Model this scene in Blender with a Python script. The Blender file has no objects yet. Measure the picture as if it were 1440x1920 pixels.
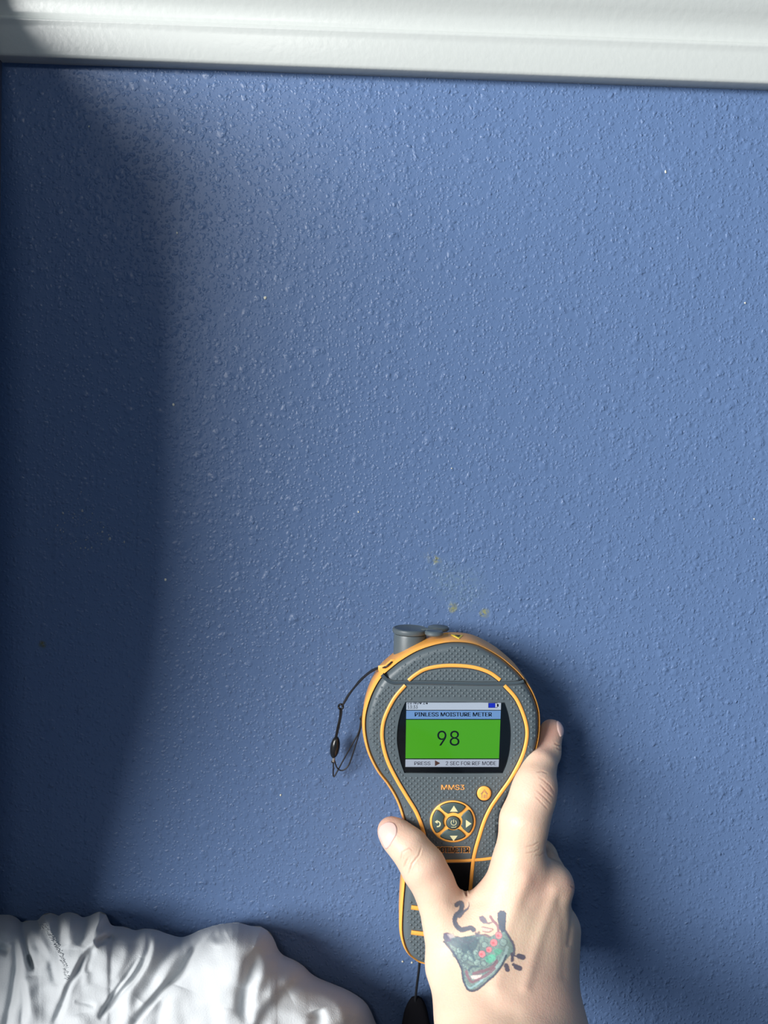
import bpy, bmesh, math, random
import numpy as np
from mathutils import Vector, Matrix
from mathutils.bvhtree import BVHTree
from mathutils.geometry import tessellate_polygon
random.seed(4); np.random.seed(4)
SC = bpy.context.scene
COL = SC.collection

# ------------------------------------------------------------------ camera
F_PX, DIST = 1440.0, 0.43
PITCH, ROLL = math.radians(3.0), math.radians(2.1)
FW = np.array([0, math.cos(PITCH), -math.sin(PITCH)])
U0 = np.array([0, math.sin(PITCH), math.cos(PITCH)]); R0 = np.array([1., 0, 0])
RT = math.cos(ROLL)*R0 + math.sin(ROLL)*U0
UP = -math.sin(ROLL)*R0 + math.cos(ROLL)*U0
CAM = np.array([0, -DIST, 0.])
cd = bpy.data.cameras.new('camera'); cam = bpy.data.objects.new('camera', cd); COL.objects.link(cam)
cd.sensor_width = 36; cd.lens = 27.0; cd.clip_start = 0.01
M = Matrix(((RT[0], UP[0], -FW[0], CAM[0]), (RT[1], UP[1], -FW[1], CAM[1]), (RT[2], UP[2], -FW[2], CAM[2]), (0, 0, 0, 1)))
cam.matrix_world = M
SC.camera = cam

# ------------------------------------------------------------------ light
wd = bpy.data.worlds.new('world'); SC.world = wd; wd.use_nodes = True
wd.node_tree.nodes['Background'].inputs[0].default_value = (0.38, 0.68, 1.0, 1)
wd.node_tree.nodes['Background'].inputs[1].default_value = 0.155
ld = bpy.data.lights.new('window_light', 'AREA'); ld.shape = 'RECTANGLE'; ld.size = 2.4; ld.size_y = 1.4
ld.energy = 262; ld.color = (1.0, 0.985, 0.96)
lo = bpy.data.objects.new('window_light', ld); COL.objects.link(lo)
lo.location = (-2.40, -2.05, 0.62)
lo.rotation_euler = (Vector((0.02, 0, -0.03)) - Vector(lo.location)).to_track_quat('-Z', 'Y').to_euler()
l2 = bpy.data.lights.new('ceiling_light', 'AREA'); l2.shape = 'DISK'; l2.size = 0.14; l2.energy = 1.5; l2.color = (1.0, 0.97, 0.93)
lo2 = bpy.data.objects.new('ceiling_light', l2); COL.objects.link(lo2)
lo2.location = (-0.26, -1.20, 0.62)
lo2.rotation_euler = (Vector((0.0, 0, -0.05)) - Vector(lo2.location)).to_track_quat('-Z', 'Y').to_euler()
SC.view_settings.view_transform = 'Standard'; SC.view_settings.look = 'None'
SC.view_settings.exposure = 0.0; SC.view_settings.gamma = 1.0; SC.view_settings.use_curve_mapping = False

# ------------------------------------------------------------------ helpers
def W(px, py, h):
    """point at height h (metres) in front of the wall, seen along the measured direction px,py"""
    d = FW + RT*((px-720)/F_PX) - UP*((py-960)/F_PX)
    return CAM + d*((DIST-h)/d[1])
def WA(P, h):
    P = np.asarray(P, float); h = np.broadcast_to(np.asarray(h, float), P.shape[:-1])
    d = FW + RT*((P[..., 0:1]-720)/F_PX) - UP*((P[..., 1:2]-960)/F_PX)
    return CAM + d*((DIST-h)[..., None]/d[..., 1:2])
def project(V):
    q = V - CAM
    z = q@FW
    return np.stack([720+F_PX*(q@RT)/z, 960-F_PX*(q@UP)/z], -1)

def srgb(r, g, b):
    f = lambda c: (c/255/12.92) if c/255 <= .04045 else ((c/255+.055)/1.055)**2.4
    return (f(r), f(g), f(b), 1)

def mat(name, col, rough=.5, metal=0., spec=.5, emit=None, estr=1., bump=None, coat=0., trans=0., sss=0., sheen=0.):
    m = bpy.data.materials.new(name); m.use_nodes = True
    nt = m.node_tree; b = nt.nodes['Principled BSDF']
    b.inputs['Base Color'].default_value = col; b.inputs['Roughness'].default_value = rough
    b.inputs['Metallic'].default_value = metal; b.inputs['Specular IOR Level'].default_value = spec
    b.inputs['Coat Weight'].default_value = coat; b.inputs['Transmission Weight'].default_value = trans
    if sss:
        b.inputs['Subsurface Weight'].default_value = sss
        b.inputs['Subsurface Radius'].default_value = (1.0, .35, .2); b.inputs['Subsurface Scale'].default_value = .004
    if sheen: b.inputs['Sheen Weight'].default_value = sheen
    if emit:
        b.inputs['Emission Color'].default_value = emit; b.inputs['Emission Strength'].default_value = estr
    if bump:
        sc, st, dist = bump
        tc = nt.nodes.new('ShaderNodeTexCoord'); n = nt.nodes.new('ShaderNodeTexNoise')
        n.inputs['Scale'].default_value = sc; n.inputs['Detail'].default_value = 3
        bp = nt.nodes.new('ShaderNodeBump'); bp.inputs['Strength'].default_value = st; bp.inputs['Distance'].default_value = dist
        nt.links.new(tc.outputs['Object'], n.inputs['Vector']); nt.links.new(n.outputs['Fac'], bp.inputs['Height'])
        nt.links.new(bp.outputs['Normal'], b.inputs['Normal'])
    return m

def link(name, me, m=None, parent=None, smooth=False, **props):
    o = bpy.data.objects.new(name, me); COL.objects.link(o)
    if m: me.materials.append(m)
    if parent is not None: o.parent = parent
    if smooth: me.shade_smooth()
    for k, v in props.items(): o[k] = v
    return o
def mesh(name, V, Fs):
    me = bpy.data.meshes.new(name); me.from_pydata([tuple(v) for v in V], [], [tuple(f) for f in Fs]); me.update(); return me
def fixn(me):
    bm = bmesh.new(); bm.from_mesh(me); bmesh.ops.recalc_face_normals(bm, faces=bm.faces); bm.to_mesh(me); bm.free(); return me
def smooth_by_angle(me, deg=35):
    me.shade_smooth()
    bm = bmesh.new(); bm.from_mesh(me)
    for e in bm.edges:
        if len(e.link_faces) == 2 and e.calc_face_angle(0) > math.radians(deg): e.smooth = False
    bm.to_mesh(me); bm.free()

def catmull(P, n, closed=True):
    P = np.asarray(P, float); N = len(P); out = []
    segs = N if closed else N-1
    for i in range(segs):
        g = (lambda k: P[k % N]) if closed else (lambda k: P[min(max(k, 0), N-1)])
        p0, p1, p2, p3 = g(i-1), g(i), g(i+1), g(i+2)
        # centripetal-ish: plain uniform on dense points
        for t in np.linspace(0, 1, 16, endpoint=False):
            out.append(.5*((2*p1)+(-p0+p2)*t+(2*p0-5*p1+4*p2-p3)*t*t+(-p0+3*p1-3*p2+p3)*t**3))
    if not closed: out.append(P[-1])
    out = np.array(out)
    loop = np.vstack([out, out[:1]]) if closed else out
    L = np.r_[0, np.cumsum(np.linalg.norm(np.diff(loop, axis=0), axis=1))]
    s = np.linspace(0, L[-1], n, endpoint=not closed)
    return np.stack([np.interp(s, L, loop[:, k]) for k in range(loop.shape[1])], -1)
def offset(P, d, closed=True):
    """positive d = outward for clockwise-in-pixel (y down) contours"""
    P = np.asarray(P, float)
    T = (np.roll(P, -1, 0)-np.roll(P, 1, 0)) if closed else np.gradient(P, axis=0)
    T /= np.linalg.norm(T, axis=1, keepdims=True)+1e-9
    return P + np.stack([T[:, 1], -T[:, 0]], -1)*d
def loft(rings, cap_first=True, cap_last=True):
    n = len(rings[0]); V = [tuple(v) for r in rings for v in r]; Fs = []
    for a in range(len(rings)-1):
        for i in range(n):
            j = (i+1) % n
            Fs.append((a*n+i, a*n+j, (a+1)*n+j, (a+1)*n+i))
    if cap_first: Fs.append(tuple(range(n)))
    if cap_last: Fs.append(tuple(range((len(rings)-1)*n, len(rings)*n)))
    return V, Fs
def prism(name, P, h0, h1, bev=.6, m=None, parent=None, smooth=True, **props):
    """closed outline P (pixels) from height h0 to h1, its front edge rounded by bev pixels"""
    P = np.asarray(P, float)
    area = np.sum(P[:, 0]*np.roll(P[:, 1], -1)-np.roll(P[:, 0], -1)*P[:, 1])
    if area < 0: P = P[::-1]
    dh = min(bev*.00027, (h1-h0)*.7)
    rings = [WA(P, h0), WA(P, h1-dh)]
    if bev > 0: rings += [WA(offset(P, -bev*.35), h1-dh*.35), WA(offset(P, -bev), h1)]
    else: rings += [WA(P, h1)]
    V, Fs = loft(rings)
    me = fixn(mesh(name, V, Fs)); smooth_by_angle(me, 40)
    return link(name, me, m, parent, **props)
def ribbon(name, path, w, h0, h1, m, parent, closed=False, widths=None, **props):
    P = np.asarray(path, float); n = len(P)
    prof = [(-1, 0), (-.98, .55), (-.72, .92), (0, 1), (.72, .92), (.98, .55), (1, 0)]
    ww = np.full(n, w/2.) if widths is None else np.asarray(widths)/2.
    T = (np.roll(P, -1, 0)-np.roll(P, 1, 0)) if closed else np.gradient(P, axis=0)
    T /= np.linalg.norm(T, axis=1, keepdims=True)+1e-9; Nn = np.stack([T[:, 1], -T[:, 0]], -1)
    V = []; k = len(prof)
    for i in range(n):
        for a, b in prof:
            V.append(tuple(WA((P[i]+Nn[i]*a*ww[i])[None], h0+(h1-h0)*b)[0]))
    Fs = []
    for i in range(n if closed else n-1):
        j = (i+1) % n
        for c in range(k-1): Fs.append((i*k+c, i*k+c+1, j*k+c+1, j*k+c))
    if not closed: Fs += [tuple(range(k)), tuple(range((n-1)*k, n*k))]
    me = fixn(mesh(name, V, Fs)); smooth_by_angle(me, 60)
    return link(name, me, m, parent, **props)
def tube(name, pts, r, m, parent=None, seg=8, rr=None, **props):
    pts = np.asarray(pts, float); n = len(pts)
    T = np.gradient(pts, axis=0); T /= np.linalg.norm(T, axis=1, keepdims=True)+1e-12
    ref = np.array([0, -1., 0]); V = []
    u = np.cross(T[0], ref); u /= np.linalg.norm(u)
    for i in range(n):
        u = u - T[i]*np.dot(u, T[i]); u /= np.linalg.norm(u); v = np.cross(T[i], u)
        ri = r if rr is None else rr[i]
        for s in range(seg):
            a = 2*math.pi*s/seg; V.append(pts[i]+(u*math.cos(a)+v*math.sin(a))*ri)
    Fs = [(i*seg+s, i*seg+(s+1) % seg, (i+1)*seg+(s+1) % seg, (i+1)*seg+s) for i in range(n-1) for s in range(seg)]
    Fs += [tuple(range(seg)), tuple(range((n-1)*seg, n*seg))]
    me = fixn(mesh(name, V, Fs)); smooth_by_angle(me, 60)
    return link(name, me, m, parent, **props)
def lathe(name, prof, centre, m, parent=None, seg=40, sx=1., **props):
    """profile of (radius, z) about a vertical axis"""
    V = []; n = len(prof)
    for r, z in prof:
        for s in range(seg):
            a = 2*math.pi*s/seg; V.append((centre[0]+r*math.cos(a)*sx, centre[1]+r*math.sin(a), centre[2]+z))
    Fs = [(i*seg+s, i*seg+(s+1) % seg, (i+1)*seg+(s+1) % seg, (i+1)*seg+s) for i in range(n-1) for s in range(seg)]
    Fs += [tuple(range(seg)), tuple(range((n-1)*seg, n*seg))]
    me = fixn(mesh(name, V, Fs)); smooth_by_angle(me, 40)
    return link(name, me, m, parent, **props)
def box(name, x0, x1, y0, y1, z0, z1, m, bev=0, parent=None, seg=3, **props):
    bm = bmesh.new(); bmesh.ops.create_cube(bm, size=1)
    for v in bm.verts:
        v.co = ((x0+x1)/2+v.co.x*(x1-x0), (y0+y1)/2+v.co.y*(y1-y0), (z0+z1)/2+v.co.z*(z1-z0))
    if bev: bmesh.ops.bevel(bm, geom=bm.edges[:], offset=bev, segments=seg, affect='EDGES', profile=.5)
    me = bpy.data.meshes.new(name); bm.to_mesh(me); bm.free(); smooth_by_angle(me, 40)
    return link(name, me, m, parent, **props)
def seg_dist(Q, pts):
    """distance of points Q to a polyline, the arc parameter 0..1 and signed side"""
    pts = np.asarray(pts, float); best = np.full(Q.shape[:-1], 1e9); tt = np.zeros_like(best); sd = np.zeros_like(best)
    L = np.linalg.norm(np.diff(pts, axis=0), axis=1); tot = L.sum(); acc = 0
    for i in range(len(pts)-1):
        a, b = pts[i], pts[i+1]; ab = b-a; l2 = ab@ab+1e-12
        t = np.clip(((Q-a)@ab)/l2, 0, 1); c = a+t[..., None]*ab; d = np.linalg.norm(Q-c, axis=-1)
        cr = (ab[0]*(Q[..., 1]-a[1])-ab[1]*(Q[..., 0]-a[0]))
        k = d < best; best = np.where(k, d, best); tt = np.where(k, (acc+t*L[i])/tot, tt); sd = np.where(k, np.sign(cr), sd)
        acc += L[i]
    return best, tt, sd
def inside(Q, P):
    P = np.asarray(P, float); x, y = Q[..., 0], Q[..., 1]; r = np.zeros(x.shape, bool)
    for i in range(len(P)):
        a, b = P[i], P[i-1]
        if a[1] == b[1]: continue
        r ^= ((a[1] > y) != (b[1] > y)) & (x < (b[0]-a[0])*(y-a[1])/(b[1]-a[1])+a[0])
    return r
def N(nt, t, **kw):
    n = nt.nodes.new(t)
    for k, v in kw.items():
        if k.startswith('i_'): n.inputs[int(k[2:]) if k[2:].isdigit() else k[2:].replace('_', ' ')].default_value = v
        else: setattr(n, k, v)
    return n

# ------------------------------------------------------------------ wall paint with pimpled texture and stains
def wall_material():
    m = bpy.data.materials.new('blue_wall_paint'); m.use_nodes = True; nt = m.node_tree; L = nt.links.new
    b = nt.nodes['Principled BSDF']; b.inputs['Roughness'].default_value = .34; b.inputs['Specular IOR Level'].default_value = .27
    tc = N(nt, 'ShaderNodeTexCoord')
    # warp
    wn = N(nt, 'ShaderNodeTexNoise', i_Scale=170., i_Detail=2.)
    L(tc.outputs['Object'], wn.inputs['Vector'])
    sub = N(nt, 'ShaderNodeVectorMath', operation='SUBTRACT'); L(wn.outputs['Color'], sub.inputs[0]); sub.inputs[1].default_value = (.5, .5, .5)
    sc = N(nt, 'ShaderNodeVectorMath', operation='SCALE'); L(sub.outputs[0], sc.inputs[0]); sc.inputs['Scale'].default_value = .0034
    add = N(nt, 'ShaderNodeVectorMath', operation='ADD'); L(tc.outputs['Object'], add.inputs[0]); L(sc.outputs[0], add.inputs[1])
    sp3 = N(nt, 'ShaderNodeSeparateXYZ'); L(add.outputs[0], sp3.inputs[0]); flat = N(nt, 'ShaderNodeCombineXYZ'); L(sp3.outputs[0], flat.inputs[0]); L(sp3.outputs[2], flat.inputs[1])
    hs = None
    for scale, keep, rad, amp in ((125., .66, .44, .85), (190., .42, .44, .75), (300., .12, .46, .62), (480., .0, .50, .46)):
        v = N(nt, 'ShaderNodeTexVoronoi', i_Scale=scale, i_Randomness=1.0); v.voronoi_dimensions = '2D'
        L(flat.outputs[0], v.inputs['Vector'])
        sx = N(nt, 'ShaderNodeSeparateColor'); L(v.outputs['Color'], sx.inputs[0])
        # radius of each pimple grows from 0 with the cell's random value above 'keep'
        mr = N(nt, 'ShaderNodeMapRange'); mr.inputs['From Min'].default_value = keep; mr.inputs['From Max'].default_value = 1
        mr.inputs['To Min'].default_value = .02; mr.inputs['To Max'].default_value = rad; L(sx.outputs[0], mr.inputs['Value'])
        dv = N(nt, 'ShaderNodeMath', operation='DIVIDE'); L(v.outputs['Distance'], dv.inputs[0]); L(mr.outputs[0], dv.inputs[1])
        sm = N(nt, 'ShaderNodeMapRange'); sm.interpolation_type = 'SMOOTHSTEP'
        sm.inputs['From Min'].default_value = 1.0; sm.inputs['From Max'].default_value = .25
        sm.inputs['To Min'].default_value = 0; sm.inputs['To Max'].default_value = 1; L(dv.outputs[0], sm.inputs['Value'])
        mm = N(nt, 'ShaderNodeMath', operation='MULTIPLY'); L(sm.outputs[0], mm.inputs[0]); L(mr.outputs[0], mm.inputs[1])
        mm2 = N(nt, 'ShaderNodeMath', operation='MULTIPLY'); L(mm.outputs[0], mm2.inputs[0]); mm2.inputs[1].default_value = amp*2.4
        if hs is None: hs = mm2.outputs[0]
        else:
            a = N(nt, 'ShaderNodeMath', operation='ADD'); L(hs, a.inputs[0]); L(mm2.outputs[0], a.inputs[1]); hs = a.outputs[0]
    for scale, amp in ((60., .9), (150., .85), (330., .40), (800., .12)):
        n = N(nt, 'ShaderNodeTexNoise', i_Scale=scale, i_Detail=2.); L(tc.outputs['Object'], n.inputs['Vector'])
        q = N(nt, 'ShaderNodeMath', operation='MULTIPLY'); L(n.outputs['Fac'], q.inputs[0]); q.inputs[1].default_value = amp
        a = N(nt, 'ShaderNodeMath', operation='ADD'); L(hs, a.inputs[0]); L(q.outputs[0], a.inputs[1]); hs = a.outputs[0]
    bp = N(nt, 'ShaderNodeBump', i_Strength=1.0); bp.inputs['Distance'].default_value = .00036
    L(hs, bp.inputs['Height']); L(bp.outputs['Normal'], b.inputs['Normal'])
    # colour: base blue with gentle variation, plus yellowish and chalky stains with their own shapes
    n = N(nt, 'ShaderNodeTexNoise', i_Scale=7., i_Detail=3.); L(tc.outputs['Object'], n.inputs['Vector'])
    mx = N(nt, 'ShaderNodeMix', data_type='RGBA'); mx.inputs['A'].default_value = (.100, .165, .315, 1); mx.inputs['B'].default_value = (.112, .182, .340, 1)
    L(n.outputs['Fac'], mx.inputs['Factor']); colr = mx.outputs['Result']
    sp = N(nt, 'ShaderNodeTexNoise', i_Scale=520., i_Detail=2.); L(tc.outputs['Object'], sp.inputs['Vector'])
    def stain(px, py, rad, col, lo_, hi_, amt):
        nonlocal colr
        c = W(px, py, 0)
        d = N(nt, 'ShaderNodeVectorMath', operation='DISTANCE'); L(add.outputs[0], d.inputs[0]); d.inputs[1].default_value = tuple(c)
        r = N(nt, 'ShaderNodeMapRange'); r.interpolation_type = 'SMOOTHSTEP'; r.inputs['From Min'].default_value = rad; r.inputs['From Max'].default_value = rad*.25
        L(d.outputs['Value'], r.inputs['Value'])
        s = N(nt, 'ShaderNodeMapRange'); s.inputs['From Min'].default_value = lo_; s.inputs['From Max'].default_value = hi_; L(sp.outputs['Fac'], s.inputs['Value'])
        k = N(nt, 'ShaderNodeMath', operation='MULTIPLY'); L(r.outputs[0], k.inputs[0]); L(s.outputs[0], k.inputs[1])
        k2 = N(nt, 'ShaderNodeMath', operation='MULTIPLY'); L(k.outputs[0], k2.inputs[0]); k2.inputs[1].default_value = amt
        x = N(nt, 'ShaderNodeMix', data_type='RGBA'); L(k2.outputs[0], x.inputs['Factor']); L(colr, x.inputs['A']); x.inputs['B'].default_value = col
        colr = x.outputs['Result']
    yel = (.30, .30, .09, 1)
    stain(819, 1050, .0034, yel, .36, .62, .75); stain(849, 1138, .0034, yel, .34, .60, .95)
    stain(908, 1150, .0036, yel, .36, .62, .8); stain(80, 1209, .0032, (.12, .13, .06, 1), .2, .5, .9)
    stain(806, 1043, .006, yel, .45, .8, .3)
    stain(868, 1105, .019, (.16, .24, .30, 1), .35, .65, .35); stain(830, 1080, .014, (.16, .24, .30, 1), .35, .65, .3)
    L(colr, b.inputs['Base Color'])
    return m
M_WALL = wall_material()
M_TRIM = mat('white_gloss_trim_paint', (.51, .54, .525, 1), rough=.30, bump=(260., .5, .00025))
M_PANEL = mat('grey_painted_panel', (.16, .15, .20, 1), rough=.6, bump=(300., .4, .0003))
M_CHIP = mat('chalky_plaster', (.75, .74, .62, 1), rough=.9)
M_FLOOR = mat('dark_carpet', (.05, .055, .07, 1), rough=.95, bump=(800., .8, .002))
M_BED = mat('navy_bedding', (.03, .045, .09, 1), rough=.9, bump=(500., .5, .001))

wall = box('wall_back', -1.3, 1.5, 0, .10, -.95, 1.35, M_WALL, kind='structure', label='blue painted wall with pimpled orange peel texture')
box('floor', -1.3, 1.5, -2.2, .10, -1.0, -.95, M_FLOOR, kind='structure')

# chips of missing paint, each a small raised flake of its own
def chip(px, py, r):
    k = 7; a0 = random.random()*6
    P = [(px+r*random.uniform(.6, 1.15)*math.cos(a0+2*math.pi*i/k), py+r*1.25*random.uniform(.6, 1.15)*math.sin(a0+2*math.pi*i/k)) for i in range(k)]
    V, Fs = loft([WA(P, -.0001), WA(P, .0003), WA(offset(P, -.3*r) if 0 else (np.array(P)-[px, py])*.6+[px, py], .0005)])
    return V, Fs
for px, py, r in ((332, 437, 2.2), (497, 558, 2.8), (325, 759, 2.4), (310, 1087, 2.8), (672, 960, 1.8), (1248, 322, 2.2), (1397, 568, 2.0),
                  (526, 1491, 2.0), (755, 1803, 2.2), (772, 1805, 1.9), (167, 237, 1.6), (847, 878, 1.3), (1414, 973, 1.5)):
    V, Fs = chip(px, py, r); link('paint_chip', fixn(mesh('paint_chip', V, Fs)), M_CHIP, wall)
V, Fs = [], []
scuff = [(118, 962, 2.6), (154, 958, 3.2), (137, 971, 1.6), (108, 985, 1.8), (113, 994, 1.5), (119, 997, 1.5), (194, 989, 1.8), (192, 997, 2.6), (183, 1000, 1.6), (206, 1010, 3.2),
         (204, 1003, 1.6), (233, 1016, 2.6), (240, 999, 1.4), (151, 1028, 1.6), (160, 1027, 2.2), (172, 1027, 2.0), (142, 1015, 1.6), (161, 1012, 1.5), (165, 1030, 1.8), (87, 1011, 1.3), (173, 962, 1.4), (140, 964, 1.3), (190, 1020, 1.6), (104, 992, 1.2), (121, 980, 1.2), (152, 922, 1.5), (131, 926, 1.2), (146, 935, 1.2)]
for px, py, r in scuff + [(random.gauss(155, 35), random.gauss(992, 22), random.uniform(.6, 1.1)) for _ in range(45)]:
    v, f = chip(px, py, r*.85); o = len(V); V += v; Fs += [tuple(i+o for i in q) for q in f]
link('scuff_specks', fixn(mesh('scuff_specks', V, Fs)), mat('pale_scuff', (.36, .39, .42, 1), rough=.9), wall, kind='stuff')

# white moulded trim across the top
zb = W(0, 117, 0)[2]
def zt(py, h): return W(720, py, h)[2]
zr = zt(56, .010)
prof = [(0, 0), (.0068, 0), (.0074, .0006), (.0078, .0016), (.0080, zr-zb-.0045), (.0083, zr-zb-.0026), (.0089, zr-zb-.0012), (.0091, zr-zb-.0004), (.0088, zr-zb+.0004), (.0080, zr-zb+.0012), (.0071, zr-zb+.0020), (.0066, zr-zb+.0028),
        (.0066, zr-zb+.0048), (.0072, zr-zb+.008), (.0083, zr-zb+.0115), (.0110, zr-zb+.015), (.0140, zr-zb+.020), (.0165, zr-zb+.026), (.0175, zr-zb+.034), (.030, zr-zb+.036), (.032, zr-zb+.040), (.032, zr-zb+.058), (.028, zr-zb+.062), (0, zr-zb+.062)]
V = []; xs = (-.2165, 1.5)
for x in xs:
    for h, z in prof: V.append((x, -h, zb+z))
k = len(prof); Fs = [(i, (i+1) % k, k+(i+1) % k, k+i) for i in range(k)] + [tuple(range(k)), tuple(range(k, 2*k))]
me = fixn(mesh('trim_1', V, Fs)); smooth_by_angle(me, 62)
link('trim_1', me, M_TRIM, kind='structure', label='white moulded trim board running across the top of the wall')

# left panel, its unseen depth shaped and swept back to cast the wall's shadow
xl = W(5, 0, 0)[0]
front = [(.55, .012), (.29, .012), (.245, .020), (.226, .075), (.207, .160), (.150, .178), (-.02, .178), (-.06, .172), (-.10, .160), (-.13, .148), (-.16, .134), (-.19, .122), (-.215, .112), (-.30, .095)]
V = []
for x in (xl-.018, xl):
    for z, d in front: V.append((x, -d, z))
    for z, d in reversed(front): V.append((x, -.0, z))
k = len(front)*2; Fs = [(i, (i+1) % k, k+(i+1) % k, k+i) for i in range(k)] + [tuple(range(k)), tuple(range(k, 2*k))]
me = fixn(mesh('shadow_panel', V, Fs))
link('shadow_panel', me, M_PANEL, kind='structure', label='dull grey upright panel edge at the far left of the blue wall, unseen depth shaped for its shadow')

# ------------------------------------------------------------------ moisture meter
HF = .045
M_RUB = mat('slate_rubber', (.085, .110, .125, 1), rough=.42, bump=(900., .3, .0001))
M_ORG = mat('orange_plastic', (.95, .43, .085, 1), rough=.38, sss=.05)
M_BLK = mat('black_rubber', (.012, .013, .016, 1), rough=.45)
M_GLS = mat('black_glossy_bezel', (.006, .008, .012, 1), rough=.12)
M_SEAM = mat('glossy_slate_plastic', (.055, .075, .09, 1), rough=.14)
M_BTN = mat('dark_green_grey_rubber', (.055, .085, .085, 1), rough=.45)
M_ICON = mat('cream_print', (.62, .58, .33, 1), rough=.6)
M_DARK = mat('dark_lettering', (.01, .008, .008, 1), rough=.5)
M_OPR = mat('orange_print', (.80, .36, .10, 1), rough=.5)
G = [(857, 1207), (895, 1212), (933, 1231), (960, 1252), (980, 1272), (999, 1301), (1010, 1331), (1012.5, 1358), (1010, 1390), (1001, 1422), (985, 1453), (967, 1481), (952, 1504), (943, 1528), (939, 1560), (940, 1600),
     (942, 1650), (944, 1700), (944, 1745), (940, 1768), (931, 1785), (910, 1800), (870, 1814), (830, 1816), (792, 1811), (776, 1802), (767, 1793), (759, 1775), (755, 1749), (757, 1700), (761, 1652), (763, 1600), (763, 1560), (757, 1530),
     (746, 1501), (730, 1474), (711, 1449), (695, 1417), (687, 1386), (685, 1358), (689, 1331), (700, 1300), (716, 1273), (735, 1255), (755, 1240), (785, 1223), (822, 1211)]
G = catmull(G, 260)
meter = bpy.data.objects.new('moisture_meter', None); COL.objects.link(meter)
meter['label'] = 'slate grey and orange handheld moisture meter with green screen reading 98'; meter['category'] = 'meter'
# parent Empty stays at the origin of the set so that parts keep world coordinates
def WO(P, off_px, h):           # metric contour, fixed plan on the wall plane: same x,z at each height
    C = WA(offset(P, off_px), HF); C = C.copy(); C[:, 1] = -h; return C
# screen opening
SCR = [(760, 1316), (853, 1315.5), (947, 1317), (953, 1335), (957.5, 1358), (958.5, 1380), (956, 1410), (950, 1434), (943, 1450), (850, 1450.5), (758, 1449.5), (751, 1430), (746, 1405), (744, 1388), (745.5, 1362), (751, 1337)]
SCRd = []
SCR = catmull(SCR[8+2:] + SCR[:1], 22, False).tolist()[:-1] + catmull(SCR[:3], 8, False).tolist()[:-1] + catmull(SCR[2:9], 22, False).tolist()[:-1] + catmull(SCR[8:11], 8, False).tolist()[:-1]
for i in range(len(SCR)):
    a, b_ = np.array(SCR[i]), np.array(SCR[(i+1) % len(SCR)])
    for t in np.linspace(0, 1, 5, endpoint=False): SCRd.append(a*(1-t)+b_*t)
SCRd = np.array(SCRd)
rings = [WO(G, 0, .0385), WO(G, -.6, .0408), WO(G, -2.2, .0428), WO(G, -5, .0440), WO(G, -9, .0447), WO(G, -14, .045)]
V, Fs = loft(rings, cap_last=False); V = [tuple(v) for v in V]
n = len(G); base = 5*n; o = len(V)
hole = WA(SCRd, HF); V += [tuple(v) for v in hole]
outer2 = [Vector((v[0], v[2], 0)) for v in rings[-1]]; hole2 = [Vector((v[0], v[2], 0)) for v in hole]
idx = list(range(base, base+n))+list(range(o, o+len(hole)))
for t in tessellate_polygon([outer2, hole2]): Fs.append(tuple(idx[i] for i in t))
hb = WA(offset(SCRd, -1.6), HF-.0016); o2 = len(V); V += [tuple(v) for v in hb]; nh = len(hole)
for i in range(nh): Fs.append((o+i, o+(i+1) % nh, o2+(i+1) % nh, o2+i))
Fs.append(tuple(range(o2, o2+nh)))
me = fixn(mesh('body', V, Fs)); smooth_by_angle(me, 30)
link('body', me, M_RUB, meter)
# orange shell
wl = (np.clip((848-G[:, 0])/110., 0, 1)*3.2)[:, None]
V, Fs = loft([WO(G, 1.5, .0200), WO(G, 3.4+wl*.9, .0215), WO(G, 3.8+wl, .0385), WO(G, 3.4+wl*.9, .0400), WO(G, 2.6+wl*.5, .0413), WO(G, 1.6, .0424), WO(G, .6, .0420), WO(G, -.5, .040)])
me = fixn(mesh('orange_shell', V, Fs)); smooth_by_angle(me, 50); link('orange_shell', me, M_ORG, meter, label='orange rim band around the edge of the meter')
# back of the head resting against the wall
HB = catmull([(848+130*math.cos(a), 1362+118*math.sin(a)) for a in np.linspace(0, 2*math.pi, 24, endpoint=False)], 96)
V, Fs = loft([WO(HB, -8, .0006), WO(HB, 0, .006), WO(HB, 6, .0202)])
me = fixn(mesh('back_housing', V, Fs)); smooth_by_angle(me); link('back_housing', me, M_BLK, meter)

# orange inlay: lower loop, upper arc, cross line
lowL = [(760, 1285), (739, 1310), (722, 1344), (716.5, 1372), (719, 1400), (728, 1430), (744, 1462), (763, 1494), (781, 1524), (793, 1556), (800, 1590), (806, 1612), (812, 1640)]
lowR = [(946, 1285), (968, 1310), (983, 1344), (988.5, 1372), (985, 1400), (975, 1428), (957, 1461), (938, 1488), (921, 1513), (908, 1540), (899, 1568), (892, 1592), (887.5, 1613), (884, 1645), (880, 1690)]
ribbon('inlay_line', catmull(lowL, 90, False), 7.0, HF-.0002, HF+.0006, M_ORG, meter)
ribbon('inlay_line', catmull(lowR, 90, False), 7.0, HF-.0002, HF+.0006, M_ORG, meter)
arc = [(766, 1276), (778, 1266), (797, 1255), (825, 1249), (857, 1248), (890, 1251.5), (918, 1261), (938, 1275)]
ribbon('inlay_line', catmull(arc, 60, False), 7.0, HF-.0002, HF+.0006, M_ORG, meter)
ribbon('inlay_line', [(800, 1615), (840, 1614.5), (870, 1614), (905, 1611.5), (932, 1608)], 6., HF-.0002, HF+.0005, M_ORG, meter)
# dark recess line alongside the inlay
for nm, pp in (('groove', offset(catmull(lowL, 90, False), 4.6, False)), ('groove', offset(catmull(lowR, 90, False), -4.6, False)), ('groove', offset(catmull(arc, 60, False), -4.4, False))):
    ribbon(nm, pp, 1.4, HF-.0003, HF+.00008, M_DARK, meter)
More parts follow.
